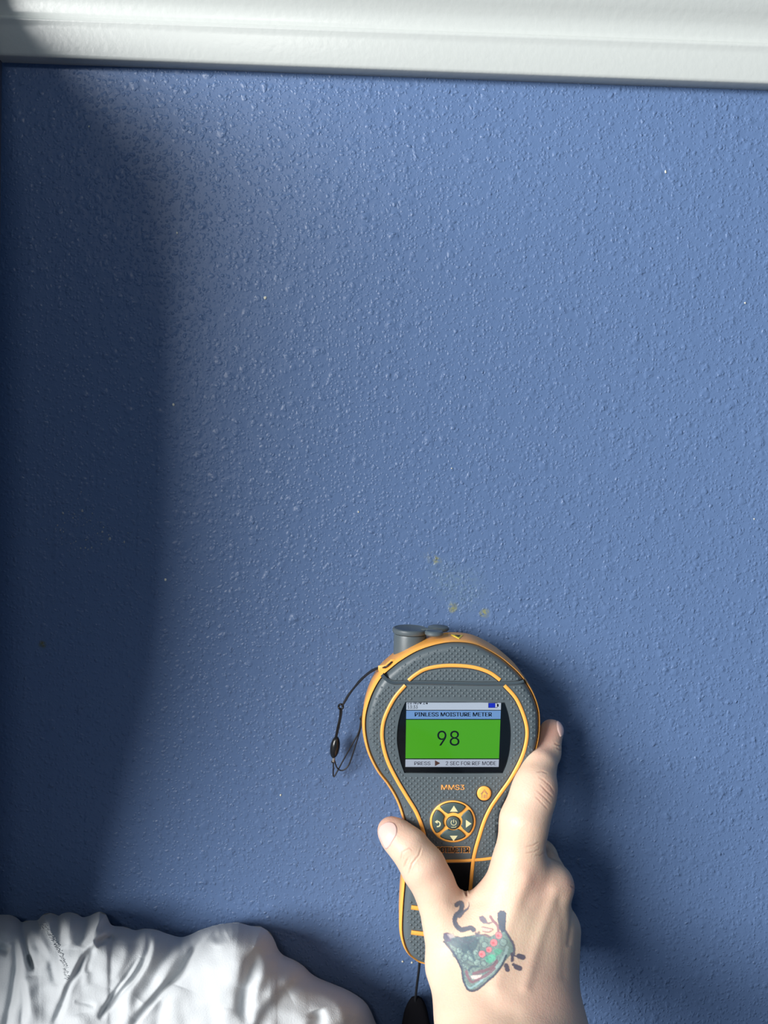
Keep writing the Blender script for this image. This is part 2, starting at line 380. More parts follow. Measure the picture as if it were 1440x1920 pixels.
# glossy seam between cap and body
seam = catmull([(716, 1265), (722, 1271), (730, 1278), (742, 1281), (760, 1280.5), (800, 1281), (850, 1282), (900, 1283), (950, 1282.5), (970, 1281), (982, 1277)], 80, False)
ribbon('cap_seam', seam, 8.0, HF-.0030, HF+.00055, M_SEAM, meter, label='glossy grey band under the removable cap')
ribbon('groove', offset(seam, 4.6, False), 1.2, HF-.002, HF+.0002, M_DARK, meter)
# screen layers
gl = prism('screen_bezel', offset(SCRd, -1.7), HF-.0016, HF-.0013, 0, M_GLS, meter, label='black glossy surround of the display')
def emi(name, r, g, b_, rough=.25, k=.80):
    c = srgb(r, g, b_); return mat(name, (c[0]*.15, c[1]*.15, c[2]*.15, 1), rough=rough, emit=c, estr=k)
HS = HF-.00125
lcd = prism('display', [(762, 1317), (939.5, 1317.5), (937.2, 1378), (935, 1438), (760, 1438), (761, 1378)], HF-.0013, HS, 0, emi('lcd_black', 10, 20, 25), meter, label='lit colour display showing a green field')
def lcd_x(px, y):  # display narrows a little towards its foot
    t = (y-1317)/121.; return 762-2*t+(px-762)/177.5*(177.5-2.5*t)
def panel(name, y0, y1, m, x0=762, x1=939.5, dh=.00004, **kw):
    return prism(name, [(lcd_x(x0, y0), y0), (lcd_x(x1, y0), y0), (lcd_x(x1, y1), y1), (lcd_x(x0, y1), y1)], HS-.00001, HS+dh, 0, m, lcd, **kw)
panel('status_bar', 1317.3, 1331, emi('lcd_pale', 196, 210, 228))
panel('title_bar', 1332.3, 1348, emi('lcd_blue', 120, 163, 218))
panel('green_field', 1349.6, 1422, emi('lcd_green', 78, 172, 32, k=.86))
panel('footer_bar', 1423.8, 1438, emi('lcd_grey', 186, 196, 214))

try:
    SANS = bpy.data.fonts.load(bpy.utils.system_resource('DATAFILES', path='fonts') + '/Inter.woff2')
except Exception:
    SANS = None
def text(name, s, x0, x1, y0, y1, h, m, parent, bold=0., thick=.00006, shear=0., cut=None, **kw):
    """lettering fitted to a box x0..x1, y0 (cap top)..y1 (baseline)"""
    cu = bpy.data.curves.new(name, 'FONT'); cu.body = s; cu.extrude = .01;
    if SANS: cu.font = SANS
    cu.offset = 0 if bold > 0 else bold; cu.resolution_u = 4; cu.shear = shear
    ob = bpy.data.objects.new(name, cu); COL.objects.link(ob)
    me = bpy.data.meshes.new_from_object(ob.evaluated_get(bpy.context.evaluated_depsgraph_get()))
    bpy.data.objects.remove(ob); bpy.data.curves.remove(cu)
    co = np.zeros(len(me.vertices)*3); me.vertices.foreach_get('co', co); co = co.reshape(-1, 3)
    mn, mx = co.min(0), co.max(0)
    px = x0+(co[:, 0]-mn[0])/(mx[0]-mn[0])*(x1-x0); py = y1-(co[:, 1]-mn[1])/(mx[1]-mn[1])*(y1-y0)
    if cut is not None: py = np.maximum(py, cut)
    out = WA(np.stack([px, py], -1), h+np.where(co[:, 2] > 0, thick, -.00001))
    me.vertices.foreach_set('co', out.ravel()); me.update(); me.materials.clear(); me.name = name
    if bold > 0:                 # heavier strokes: the same letters laid twice more, a fraction of a pixel apart
        bm = bmesh.new()
        for k, q in enumerate((0, -1, 1)):
            m2 = me.copy(); c2 = WA(np.stack([px+q*bold, py], -1), h+np.where(co[:, 2] > 0, thick+k*2e-6, -.00001)); m2.vertices.foreach_set('co', c2.ravel()); bm.from_mesh(m2); bpy.data.meshes.remove(m2)
        bm.to_mesh(me); bm.free()
    return link(name, me, m, parent, **kw)
M_INK = mat('lcd_ink', (.004, .008, .02, 1), rough=.3)
M_INK2 = emi('lcd_ink_grey', 78, 80, 92)
text('date_text', '26 NOV 24', 764, 802, 1313, 1320.6, HS+.00004, M_INK, lcd, bold=.15, cut=1317.4)
text('time_text', '13:33', 764.5, 783, 1322.5, 1328.6, HS+.00004, M_INK, lcd, bold=.15)
text('title_text', 'PINLESS MOISTURE METER', 778, 922, 1335.6, 1343.4, HS+.00004, M_INK, lcd, bold=.42)
text('reading_text', '98', 820, 861.5, 1370, 1398.3, HS+.00004, M_INK, lcd)
text('footer_text', 'PRESS', 777, 807, 1428, 1434.6, HS+.00004, M_INK2, lcd, bold=.22)
text('footer_text', '2 SEC FOR REF MODE', 836, 930, 1427.6, 1434.8, HS+.00004, M_INK2, lcd, bold=.22)
prism('arrow_symbol', [(815.5, 1425.5), (825.5, 1431), (815.5, 1436.5)], HS, HS+.0001, 0, emi('lcd_brown', 92, 66, 60), lcd)
prism('battery_symbol', [(915.5, 1318), (932.5, 1318), (932.5, 1320), (935, 1320), (935, 1325), (932.5, 1325), (932.5, 1327.2), (915.5, 1327.2)], HS, HS+.00007, 0, M_INK, lcd)
prism('battery_fill', [(916.2, 1318.5), (928.4, 1318.5), (928.4, 1326.6), (916.2, 1326.6)], HS, HS+.0001, 0, emi('lcd_deep_blue', 24, 48, 205), lcd)
prism('battery_fill', [(928.8, 1318.7), (931.6, 1318.7), (931.6, 1326.4), (928.8, 1326.4)], HS, HS+.0001, 0, emi('lcd_white', 215, 222, 240), lcd)
# clear cover window
m = bpy.data.materials.new('clear_window'); m.use_nodes = True; nt = m.node_tree
for nd in list(nt.nodes):
    if nd.type != 'OUTPUT_MATERIAL': nt.nodes.remove(nd)
tr = N(nt, 'ShaderNodeBsdfTransparent'); gb = N(nt, 'ShaderNodeBsdfGlossy', i_Roughness=.06); fr = N(nt, 'ShaderNodeFresnel', i_IOR=1.5); ms = N(nt, 'ShaderNodeMixShader')
nt.links.new(fr.outputs[0], ms.inputs[0]); nt.links.new(tr.outputs[0], ms.inputs[1]); nt.links.new(gb.outputs[0], ms.inputs[2])
nt.links.new(ms.outputs[0], nt.nodes['Material Output'].inputs['Surface'])
prism('cover_window', offset(SCRd, -1.4), HF-.0007, HF-.0004, 0, m, meter, label='clear window over the display')

# lettering
text('model_text', 'MMS3', 827.5, 870.8, 1471.5, 1481, HF-.0001, M_OPR, meter, bold=.25, thick=.0004)
text('maker_text', 'PROTIMETER', 812, 881, 1587, 1599.5, HF-.0001, M_OPR, meter, bold=1.0, thick=.00035)
text('maker_text', 'PROTIMETER', 813.5, 879.5, 1588.2, 1598.4, HF-.0001, M_DARK, meter, bold=.35, thick=.0006)

prism('handle_shade', [(808, 1619), (884, 1617.5), (878, 1700), (822, 1700)], HF-.0003, HF+.0002, .6, mat('painted_shade_black', (.004, .005, .008, 1), rough=.7, spec=.2), meter, label='black sheet as painted shade below the cross line')  # black sheet added for the shade on the handle between thumb and index finger
# key pad
def circ(cx, cy, rx, ry, n=64, a0=0): return [(cx+rx*math.cos(a0+2*math.pi*i/n), cy+ry*math.sin(a0+2*math.pi*i/n)) for i in range(n)]
KX, KY, KR, KRy = 849, 1540, 43, 39.6
pad = prism('key_pad', circ(KX, KY, KR, KRy, 80), HF-.0003, HF+.0013, 2.5, M_ORG, meter, label='round orange control pad with slate keys')
hk = HF+.0013
def sector(ang):
    P = []; s = 36; si = 27
    for a in np.linspace(-s, s, 13): P.append((.89, a))
    P.append((.86, s+3)); P.append((.80, s+4)); P.append((.58, si+12))
    for a in np.linspace(si+4, -si-4, 9): P.append((.415, a))
    P += [(.58, -si-12), (.80, -s-4), (.86, -s-3)]
    return [(KX+KR*r*math.sin(math.radians(a+ang)), KY-KRy*r*math.cos(math.radians(a+ang))) for r, a in P]
for ang in (0, 90, 180, 270):
    key = prism('arrow_key', sector(ang), hk-.0003, hk+.0011, 1.8, M_BTN, pad)
    prism('key_gap', (np.array(sector(ang))-[KX, KY])*1.03+[KX, KY], hk-.0003, hk+.00006, 0, M_DARK, pad)
M_H = hk+.0011
prism('arrow_symbol', [(851, 1510.5), (858.5, 1522), (843.5, 1522)], M_H-.0001, M_H+.00008, 0, M_ICON, pad)
prism('arrow_symbol', [(873.5, 1537), (884, 1544.5), (873.5, 1552)], M_H-.0001, M_H+.00008, 0, M_ICON, pad)
prism('arrow_symbol', [(843.5, 1567), (858, 1567), (850.5, 1577)], M_H-.0001, M_H+.00008, 0, M_ICON, pad)
bk = catmull([(817.5, 1541.2), (822.5, 1540.6), (825.4, 1544.0), (824, 1549), (819, 1550)], 20, False)
ribbon('return_symbol', bk, 2.6, M_H-.0001, M_H+.00008, M_ICON, pad)
prism('return_symbol', [(815, 1541), (820.5, 1537.2), (820.5, 1544.5)], M_H-.0001, M_H+.00008, 0, M_ICON, pad)
prism('key_gap', circ(849.8, 1542.5, 13.8, 12.8, 40), hk-.0003, hk+.00006, 0, M_DARK, pad)
prism('power_key', circ(849.8, 1542.5, 12.6, 11.6, 40), hk-.0003, hk+.0012, 2.2, M_BTN, pad)
a = [(850.8+5.0*math.sin(t), 1542.5-4.8*math.cos(t)) for t in np.linspace(.6, 2*math.pi-.6, 24)]
ribbon('power_symbol', a, 1.3, hk+.0011, hk+.0013, M_ICON, pad)
ribbon('power_symbol', [(850.8, 1536.5), (850.8, 1542.8)], 1.3, hk+.0011, hk+.0013, M_ICON, pad)
ribbon('power_symbol', [(846, 1551.2), (855, 1551.2), (855.2, 1548.8)], 1.1, hk+.0011, hk+.0013, M_ICON, pad)
prism('key_gap', circ(907.4, 1488.2, 14.8, 15.0, 40), HF-.0003, HF+.00006, 0, M_DARK, meter)
prism('home_key', circ(907.8, 1487.3, 13.4, 13.8, 40), HF-.0003, HF+.0014, 2.6, M_ORG, meter, label='round orange key marked with a house')
M_HS = mat('grey_print', (.33, .20, .13, 1), rough=.6); hh = HF+.00135
for pp in ([(901.5, 1489), (908, 1480.5), (914.5, 1489)], [(903.5, 1487), (903.5, 1496.5)], [(912.5, 1487), (912.5, 1496.5)], [(907, 1496.5), (907, 1490.5), (909.5, 1490.5), (909.5, 1496.5)], [(903, 1489), (908, 1483.5), (913, 1489)]):
    ribbon('house_symbol', pp, 1.3, hh, hh+.00016, M_HS, meter)
# grip ridges on the handle
for y0 in (1702, 1749):
    ribbon('grip_bar', catmull([(771, y0-1), (790, y0+1.5), (815, y0+4), (850, y0+5), (885, y0+4), (925, y0)], 30, False), 9, HF-.0004, HF+.0010, M_ORG, meter)
# raised pips of the rubber grip
gx, gy = [], []
j = 0
y = 1215.
while y < 1812:
    x = 684. + (5.4 if j % 2 else 0)
    while x < 1014: gx.append(x); gy.append(y); x += 10.8
    y += 5.3; j += 1
Q = np.stack([gx, gy], -1)
ok = inside(Q, offset(G, -7.5)) & ~inside(Q, offset(SCRd, 5.5))
for pth, cl in ((lowL, 6.8), (lowR, 6.8), (arc, 6.4), (seam, 7.2), ([(800, 1615), (932, 1609)], 5.5), ([(766, 1700), (925, 1706)], 7.5), ([(766, 1747), (925, 1753)], 7.5)):
    ok &= seg_dist(Q, pth)[0] > cl
ok &= (((Q[:, 0]-KX)/(KR+4))**2+((Q[:, 1]-KY)/(KRy+4))**2 > 1) & (np.hypot(Q[:, 0]-907.8, Q[:, 1]-1488) > 18)
ok &= ~((abs(Q[:, 0]-849) < 25) & (abs(Q[:, 1]-1476) < 8)) & ~((Q[:, 0] > 803) & (Q[:, 0] < 890) & (Q[:, 1] > 1582) & (Q[:, 1] < 1612))
ok &= ~((Q[:, 1] > 1617) & (Q[:, 1] < 1690)) | (Q[:, 0] > 890)
Q = Q[ok]; V, Fs = [], []
ins = offset(G, -12.)
deep = inside(Q, ins)
for (x, y), dp in zip(Q, deep):
    h0 = HF-.00002 if dp else HF-.00050
    o = len(V); s8 = 8
    for rr, hh_ in ((2.8, -.00012), (2.2, .00018), (1.1, .00031)):
        for i in range(s8): V.append((x+rr*math.cos(2*math.pi*i/s8), y+rr*math.sin(2*math.pi*i/s8), h0+hh_))
    V.append((x, y, h0+.00031))
    for q in range(2):
        for i in range(s8): Fs.append((o+q*s8+i, o+q*s8+(i+1) % s8, o+(q+1)*s8+(i+1) % s8, o+(q+1)*s8+i))
    for i in range(s8): Fs.append((o+2*s8+i, o+2*s8+(i+1) % s8, o+3*s8))
A = np.array(V); V = WA(A[:, :2], A[:, 2])
link('grip_pips', mesh('grip_pips', V, Fs), M_RUB, meter, smooth=True, kind='stuff')
# socket with its hinged rubber cap at the top left
c = W(767, 1240, .0245); c2 = W(767, 1188, .0245); hgt = c2[2]-c[2]
port = lathe('sensor_socket', [(.0083, -.012), (.0084, 0), (.0087, hgt-.001), (.0084, hgt)], c, M_RUB, meter, label='grey rubber socket standing on the top edge')
cap = lathe('socket_cap', [(.0082, hgt+.0002), (.0092, hgt+.0005), (.0096, hgt+.0016), (.0094, hgt+.0028), (.0086, hgt+.0032), (.0078, hgt+.0029)], c, M_RUB, port)
for px, py, r, hz in ((814, 1187, .0042, .034), (822, 1178, .0050, .018)):
    q = W(px, py, hz); lathe('cap_tab', [(r*.86, -.0012), (r, -.0006), (r, .0006), (r*.86, .0012)], q, M_RUB, port, seg=24, sx=1.15)
q0 = W(790, 1183, .027); q1 = W(812, 1183, .027)
tube('cap_hinge', [q0, (q0+q1)/2, q1], .0016, M_RUB, port)
# lanyard lug and laser label
prism('lanyard_lug', [(709, 1248), (722, 1246), (733, 1236), (745, 1236), (742, 1250), (728, 1262), (712, 1262), (709, 1256)], .024, .0400, 1.5, M_ORG, meter)
P3 = [W(845, 1196, .033), W(865, 1196, .033), W(856, 1200, .042)]
zoff = np.array([0, 0, .0004])
zt_ = max(v[2] for v in WO(G, 3.8, .04))+.00025
tri = [np.array([W(845, 1190, .027)[0], -.0285, zt_]), np.array([W(868, 1190, .027)[0], -.0285, zt_-.0002]), np.array([W(857, 1190, .027)[0], -.0385, zt_])]
cen = sum(tri)/3
wm = [cen+(t-cen)*.42+np.array([0, 0, .00025]) for t in tri]
link('warning_mark', fixn(mesh('warning_mark', wm+[t-np.array([0, 0, .0003]) for t in wm], [(0, 1, 2), (3, 5, 4), (0, 3, 4, 1), (1, 4, 5, 2), (2, 5, 3, 0)])), M_DARK, meter)
V = tri+[t-np.array([0, 0, .0006]) for t in tri]
link('warning_label', fixn(mesh('warning_label', V, [(0, 1, 2), (3, 5, 4), (0, 3, 4, 1), (1, 4, 5, 2), (2, 5, 3, 0)])), mat('yellow_label', (.80, .62, .06, 1), rough=.5), meter)

# wrist cord hanging on the left
def cord(name, px, r=.00045, par=None, m=M_BLK, n=60, **kw):
    P = catmull([(a, b_, h*1e4) for a, b_, h in px], n, False)
    return tube(name, WA(P[:, :2], P[:, 2]/1e4), r, m, par, **kw)
lan = cord('lanyard', [(735, 1241, .0405), (728, 1247, .0415), (722, 1251, .0410), (708, 1254, .036), (690, 1264, .028), (672, 1281, .022), (658, 1298, .018), (648, 1314, .016), (641, 1325, .015)], par=meter, label='thin black wrist cord looped at the left of the head')
cord('cord_strand', [(722, 1250, .0400), (708, 1252, .034), (695, 1258, .027), (676, 1274, .022), (663, 1290, .018), (650, 1307, .016), (641, 1325, .015)], par=lan)
kn = [(639+4.2*math.cos(t), 1325+4.5*math.sin(t), .015+.0008*math.sin(3*t)) for t in np.linspace(0, 11, 30)]
cord('knot', kn, .0006, par=lan)
cord('cord_strand', [(641, 1328, .015), (640, 1340, .014), (636, 1360, .012), (631, 1382, .010)], par=lan)
cord('cord_strand', [(638, 1330, .0145), (637, 1344, .013), (633, 1362, .012), (629, 1382, .010)], par=lan)
bc = W(628, 1401, .010); bp_ = [W(628.5+.035*0, 1401+t, .010) for t in np.linspace(-20, 20, 21)]
bax = [W(631.2-.16*(t+20), 1401+t, .010) for t in np.linspace(-20, 20, 21)]
tube('cord_bead', bax, .001, mat('black_glossy_bead', (.012, .013, .015, 1), rough=.22), lan, seg=20, rr=[.0027*math.sqrt(max(.06, 1-(t/20.6)**2)) for t in np.linspace(-20, 20, 21)])
tube('bead_stop', [W(626, 1420, .010), W(625.5, 1424, .010), W(625, 1428, .010)], .0008, mat('grey_metal', (.45, .45, .45, 1), rough=.35, metal=.8), lan)
cord('knot', [(625+2.8*math.cos(t), 1428+2*math.sin(t), .0100) for t in np.linspace(0, 7, 14)], .0004, par=lan)
cord('cord_strand', [(625.5, 1428, .010), (624.8, 1442, .009), (625, 1454, .008), (626.5, 1456.5, .008), (632, 1447, .008), (645, 1423, .009), (660, 1396, .011), (672, 1374, .012), (677, 1350, .012), (680, 1335, .012)], .0004, par=lan)
cord('cord_strand', [(628, 1428, .010), (631, 1438, .009), (637, 1444, .009), (645, 1443.5, .009), (654, 1434, .009), (661, 1415, .010), (668, 1393, .011), (676, 1366, .012), (679, 1345, .012), (681, 1330, .012)], .0004, par=lan)
cord('knot', [(678+2.4*math.cos(t), 1347+3.4*math.sin(t), .012) for t in np.linspace(0, 7, 14)], .0005, par=lan)
# strap at the foot of the handle with a black pouch end
st = cord('foot_strap', [(787, 1800, .026), (785, 1822, .024), (782, 1845, .020), (779, 1872, .016), (777, 1890, .014)], .0007, par=meter)
prism('strap_tab', catmull([(768, 1874), (777, 1867), (790, 1870), (800, 1890), (808, 1930), (815, 1990), (800, 2030), (765, 2035), (748, 2000), (750, 1950), (757, 1900)], 60), .004, .016, 8, mat('black_webbing', (.004, .004, .006, 1), rough=.9, spec=.1), meter)

# ------------------------------------------------------------------ hand
def hand_prims():
    # (px, py, h, r) chains
    c = {}
    c['thumb'] = [(731, 1556, .0470, .0062), (743, 1567, .0500, .0078), (768, 1590, .0545, .0091), (794, 1626, .0570, .0104), (812, 1657, .0585, .0104)]
    c['thenar'] = [(812, 1657, .0585, .0104), (842, 1735, .0610, .0124), (853, 1810, .0670, .0140), (890, 1900, .0800, .0178)]
    c['index'] = [(1034, 1371, .0270, .0063), (1024, 1412, .0340, .0068), (1012, 1436, .0430, .0078), (1004, 1474, .0520, .0101), (997, 1500, .0550, .0105), (983, 1540, .0590, .0114), (972, 1625, .0600, .0125)]
    c['palm1'] = [(972, 1625, .0600, .0125), (925, 1760, .0660, .0130), (908, 1900, .0860, .0152)]
    c['palm2'] = [(1036, 1660, .0575, .0102), (985, 1800, .0675, .0130), (960, 1920, .0890, .0152)]
    c['palm3'] = [(1046, 1742, .0515, .0112), (1028, 1850, .0650, .0140), (1035, 1950, .0830, .0160)]
    c['palm4'] = [(1041, 1800, .0440, .0112), (1025, 1870, .0500, .0140), (1005, 1960, .0770, .0175)]
    c['arm1'] = [(926, 1950, .0920, .0235), (915, 2200, .1500, .0260), (880, 2700, .22, .030)]
    c['arm2'] = [(993, 1950, .0910, .0243), (1010, 2200, .1480, .0260), (1040, 2700, .22, .030)]
    c['middle'] = [(1036, 1660, .0570, .0100), (1012, 1608, .0300, .0090), (930, 1625, .0118, .0080), (860, 1650, .0110, .0072)]
    c['ring'] = [(1047, 1742, .0470, .0105), (1036, 1700, .0220, .0090), (945, 1695, .0115, .0080), (870, 1700, .0105, .0072)]
    c['little'] = [(1040, 1800, .0370, .0100), (1022, 1770, .0180, .0080), (940, 1760, .0105, .0072), (885, 1765, .0100, .0066)]
    return c
def build_hand():
    c = hand_prims(); vox = .00085
    def cones(k): return [(np.array(W(a[0], a[1], a[2])), a[3]) for a in c[k]]
    lo_ = np.array([-.010, -.215, -.40]); hi_ = np.array([.130, -.0005, -.105])
    lo_ = np.array([-.012, -.150, -.345]); hi_ = np.array([.122, -.0008, -.108]); lo_ = np.array([-.012, -.215, -.352])
    nx, ny, nz = (np.ceil((hi_-lo_)/vox)).astype(int)
    X = (lo_[0]+np.arange(nx)*vox).astype(np.float32)[:, None, None]; Y = (lo_[1]+np.arange(ny)*vox).astype(np.float32)[None, :, None]; Z = (lo_[2]+np.arange(nz)*vox).astype(np.float32)[None, None, :]
    def seg(a, ra, b, rb):
        ab = b-a; l2 = float(ab@ab)
        t = np.clip(((X-a[0])*ab[0]+(Y-a[1])*ab[1]+(Z-a[2])*ab[2])/l2, 0, 1)
        dx = X-(a[0]+t*ab[0]); dy = Y-(a[1]+t*ab[1]); dz = Z-(a[2]+t*ab[2])
        return np.sqrt(dx*dx+dy*dy+dz*dz)-(ra+t*(rb-ra))
    def smin(a, b, k):
        h = np.clip(.5+.5*(b-a)/k, 0, 1); return b+(a-b)*h-k*h*(1-h)
    def chain(k, kk=.003):
        pr = cones(k); d = None
        for (a, ra), (b, rb) in zip(pr[:-1], pr[1:]):
            s = seg(a, ra, b, rb); d = s if d is None else smin(d, s, kk)
        return d
    palm = chain('palm1')
    palm = smin(palm, chain('palm2'), .015); palm = smin(palm, chain('palm3'), .012); palm = smin(palm, chain('palm4'), .010)
    arm = smin(chain('arm1'), chain('arm2'), .012)
    palm = smin(palm, arm, .014)
    # fill the back of the hand so it is one broad surface
    for a, b, ra, rb in (((890, 1720, .0600), (900, 1900, .086), .0100, .0162), ((955, 1700, .0610), (945, 1880, .0850), .0120, .0155), ((1012, 1745, .0590), (1000, 1900, .0830), .0138, .0175)):
        palm = smin(palm, seg(W(*a), ra, W(*b), rb), .012)
    palm = smin(palm, chain('thenar'), .007)
    idx_ = chain('index', .004)
    mid = chain('middle'); ring = chain('ring'); lit = chain('little')
    d = smin(palm, idx_, .004); 
    d = smin(d, mid, .0025); d = smin(d, ring, .0025); d = smin(d, lit, .0025)
    d = smin(d, chain('thumb', .004), .0022)
    # surface nets
    for q in (0, -1): d[q] = np.maximum(d[q], vox*.5); d[:, q] = np.maximum(d[:, q], vox*.5); d[:, :, q] = np.maximum(d[:, :, q], vox*.5)
    S = d < 0
    corners = [(i, j, k) for i in (0, 1) for j in (0, 1) for k in (0, 1)]
    cnt = sum(S[i:nx-1+i, j:ny-1+j, k:nz-1+k].astype(np.int8) for i, j, k in corners)
    act = (cnt > 0) & (cnt < 8)
    ids = -np.ones(act.shape, np.int64); I = np.argwhere(act); ids[act] = np.arange(len(I))
    acc = np.zeros((len(I), 3)); nn = np.zeros(len(I))
    dc = {q: d[I[:, 0]+q[0], I[:, 1]+q[1], I[:, 2]+q[2]].astype(float) for q in corners}
    for a in corners:
        for ax in range(3):
            if a[ax] == 0:
                b = list(a); b[ax] = 1; b = tuple(b)
                da, db = dc[a], dc[b]; cr = (da < 0) != (db < 0)
                t = np.where(cr, da/(da-db+1e-20), 0)
                p = np.tile(np.array(a, float), (len(I), 1)); p[:, ax] += t
                acc[cr] += p[cr]; nn[cr] += 1
    Vv = (I+acc/nn[:, None])*vox+lo_
    Fs = []
    for ax in range(3):
        o1, o2 = [k for k in range(3) if k != ax]
        s0 = [slice(None)]*3; s1 = [slice(None)]*3; s0[ax] = slice(0, -1); s1[ax] = slice(1, None)
        cr = S[tuple(s0)] != S[tuple(s1)]; E = np.argwhere(cr)
        E = E[(E[:, o1] > 0) & (E[:, o2] > 0) & (E[:, o1] < act.shape[o1]) & (E[:, o2] < act.shape[o2]) & (E[:, ax] < act.shape[ax])]
        def g(a, b):
            e = E.copy(); e[:, o1] += a; e[:, o2] += b; return ids[e[:, 0], e[:, 1], e[:, 2]]
        q = np.stack([g(-1, -1), g(0, -1), g(0, 0), g(-1, 0)], -1)
        ins_ = S[E[:, 0], E[:, 1], E[:, 2]]
        fl = ins_ if ax != 1 else ~ins_
        q[~fl] = q[~fl][:, ::-1]
        Fs.append(q)
    Fs = np.vstack(Fs); Fs = Fs[(Fs >= 0).all(1)]
    return Vv, Fs
HV, HFc = build_hand()
me = bpy.data.meshes.new('hand')
me.vertices.add(len(HV)); me.vertices.foreach_set('co', HV.ravel())
me.loops.add(HFc.size); me.loops.foreach_set('vertex_index', HFc.ravel().astype(np.int32))
me.polygons.add(len(HFc)); me.polygons.foreach_set('loop_start', np.arange(0, HFc.size, 4, dtype=np.int32)); me.update(calc_edges=True); me.validate()
# relax and refine once
bm = bmesh.new(); bm.from_mesh(me)
bm.verts.ensure_lookup_table()
for _ in range(2): bmesh.ops.smooth_vert(bm, verts=bm.verts, factor=.5, use_axis_x=True, use_axis_y=True, use_axis_z=True)
bmesh.ops.recalc_face_normals(bm, faces=bm.faces)
bm.to_mesh(me); bm.free()
tmp = bpy.data.objects.new('tmp', me); COL.objects.link(tmp)
md = tmp.modifiers.new('s', 'SUBSURF'); md.levels = 1
me2 = bpy.data.meshes.new_from_object(tmp.evaluated_get(bpy.context.evaluated_depsgraph_get()))
bpy.data.objects.remove(tmp); me = me2; me.name = 'hand'
co = np.zeros(len(me.vertices)*3); me.vertices.foreach_get('co', co); co = co.reshape(-1, 3)
no = np.zeros_like(co); me.vertices.foreach_get('normal', no.ravel()) if 0 else None
nb = np.zeros(len(me.vertices)*3); me.vertices.foreach_get('normal', nb); no = nb.reshape(-1, 3)
pp = project(co); facing = -(no*((co-CAM)/np.linalg.norm(co-CAM, axis=1, keepdims=True))).sum(1)
disp = np.zeros(len(co)); tint = np.zeros(len(co)); near = facing > .05
def crease(pts, w, a, tn=.5):
    global disp, tint
    sel = near & (pp[:, 0] > min(p[0] for p in pts)-12) & (pp[:, 0] < max(p[0] for p in pts)+12) & (pp[:, 1] > min(p[1] for p in pts)-12) & (pp[:, 1] < max(p[1] for p in pts)+12)
    d, t, s = seg_dist(pp[sel], pts); k = np.exp(-(d/w)**2)*np.clip(1.15-abs(2*t-1)**3, 0, 1)
    disp[sel] -= a*k; disp[sel] += a*.35*np.exp(-((d-2.2*w)/w)**2)*np.clip(1.1-abs(2*t-1)**3, 0, 1); tint[sel] += tn*k
for pts, w, a in (([(791, 1586), (786, 1603), (773, 1619), (765, 1641)], 1.4, .00026), ([(751, 1613), (754, 1598), (768, 1590), (776, 1597)], 1.4, .00012), ([(757, 1626), (762, 1615), (766, 1608)], 1.5, .00012),
                  ([(1009, 1456), (1020, 1463), (1032, 1474), (1040, 1487)], 1.5, .00016), ([(1012, 1470), (1026, 1484), (1038, 1496)], 1.4, .00024), ([(1006, 1481), (1022, 1496), (1034, 1508)], 1.4, .00020), ([(1006, 1448), (1016, 1446), (1027, 1450)], 1.4, .0002),
                  ([(1003, 1492), (1016, 1505), (1028, 1518)], 1.3, .0002), ([(1040, 1394), (1052, 1399)], 1.4, .0003), ([(1043, 1402), (1054, 1408)], 1.3, .0002),
                  ([(1003, 1604), (1014, 1603), (1022, 1598)], 1.3, .0001), ([(985, 1588), (1000, 1585), (1012, 1578)], 1.3, .00012), ([(985, 1600), (1002, 1597), (1014, 1590)], 1.3, .00012),
                  ([(1070, 1660), (1078, 1668)], 1.3, .0002), ([(866, 1660), (872, 1670), (876, 1680)], 1.8, .0010)):
    crease(pts, w, a)
# valleys and tendons of the back of the hand
for pts, w, a in (([(1010, 1640), (1005, 1665), (990, 1690)], 16, -.0004), ([(1050, 1690), (1060, 1750), (1058, 1830)], 9, -.0003), ([(1080, 1682), (1074, 1720), (1068, 1770)], 5, -.0005),
                  ([(985, 1650), (950, 1740), (930, 1850)], 14, .0007), ([(1040, 1670), (1010, 1760), (985, 1850)], 12, .0007), ([(850, 1690), (870, 1700), (900, 1690)], 12, -.0005), ([(880, 1840), (930, 1890), (960, 1900)], 20, -.0006)):
    sel = near; d, t, s = seg_dist(pp[sel], pts); disp[sel] += a*np.exp(-(d/w)**2)
co += no*disp[:, None]
me.vertices.foreach_set('co', co.ravel()); me.update()
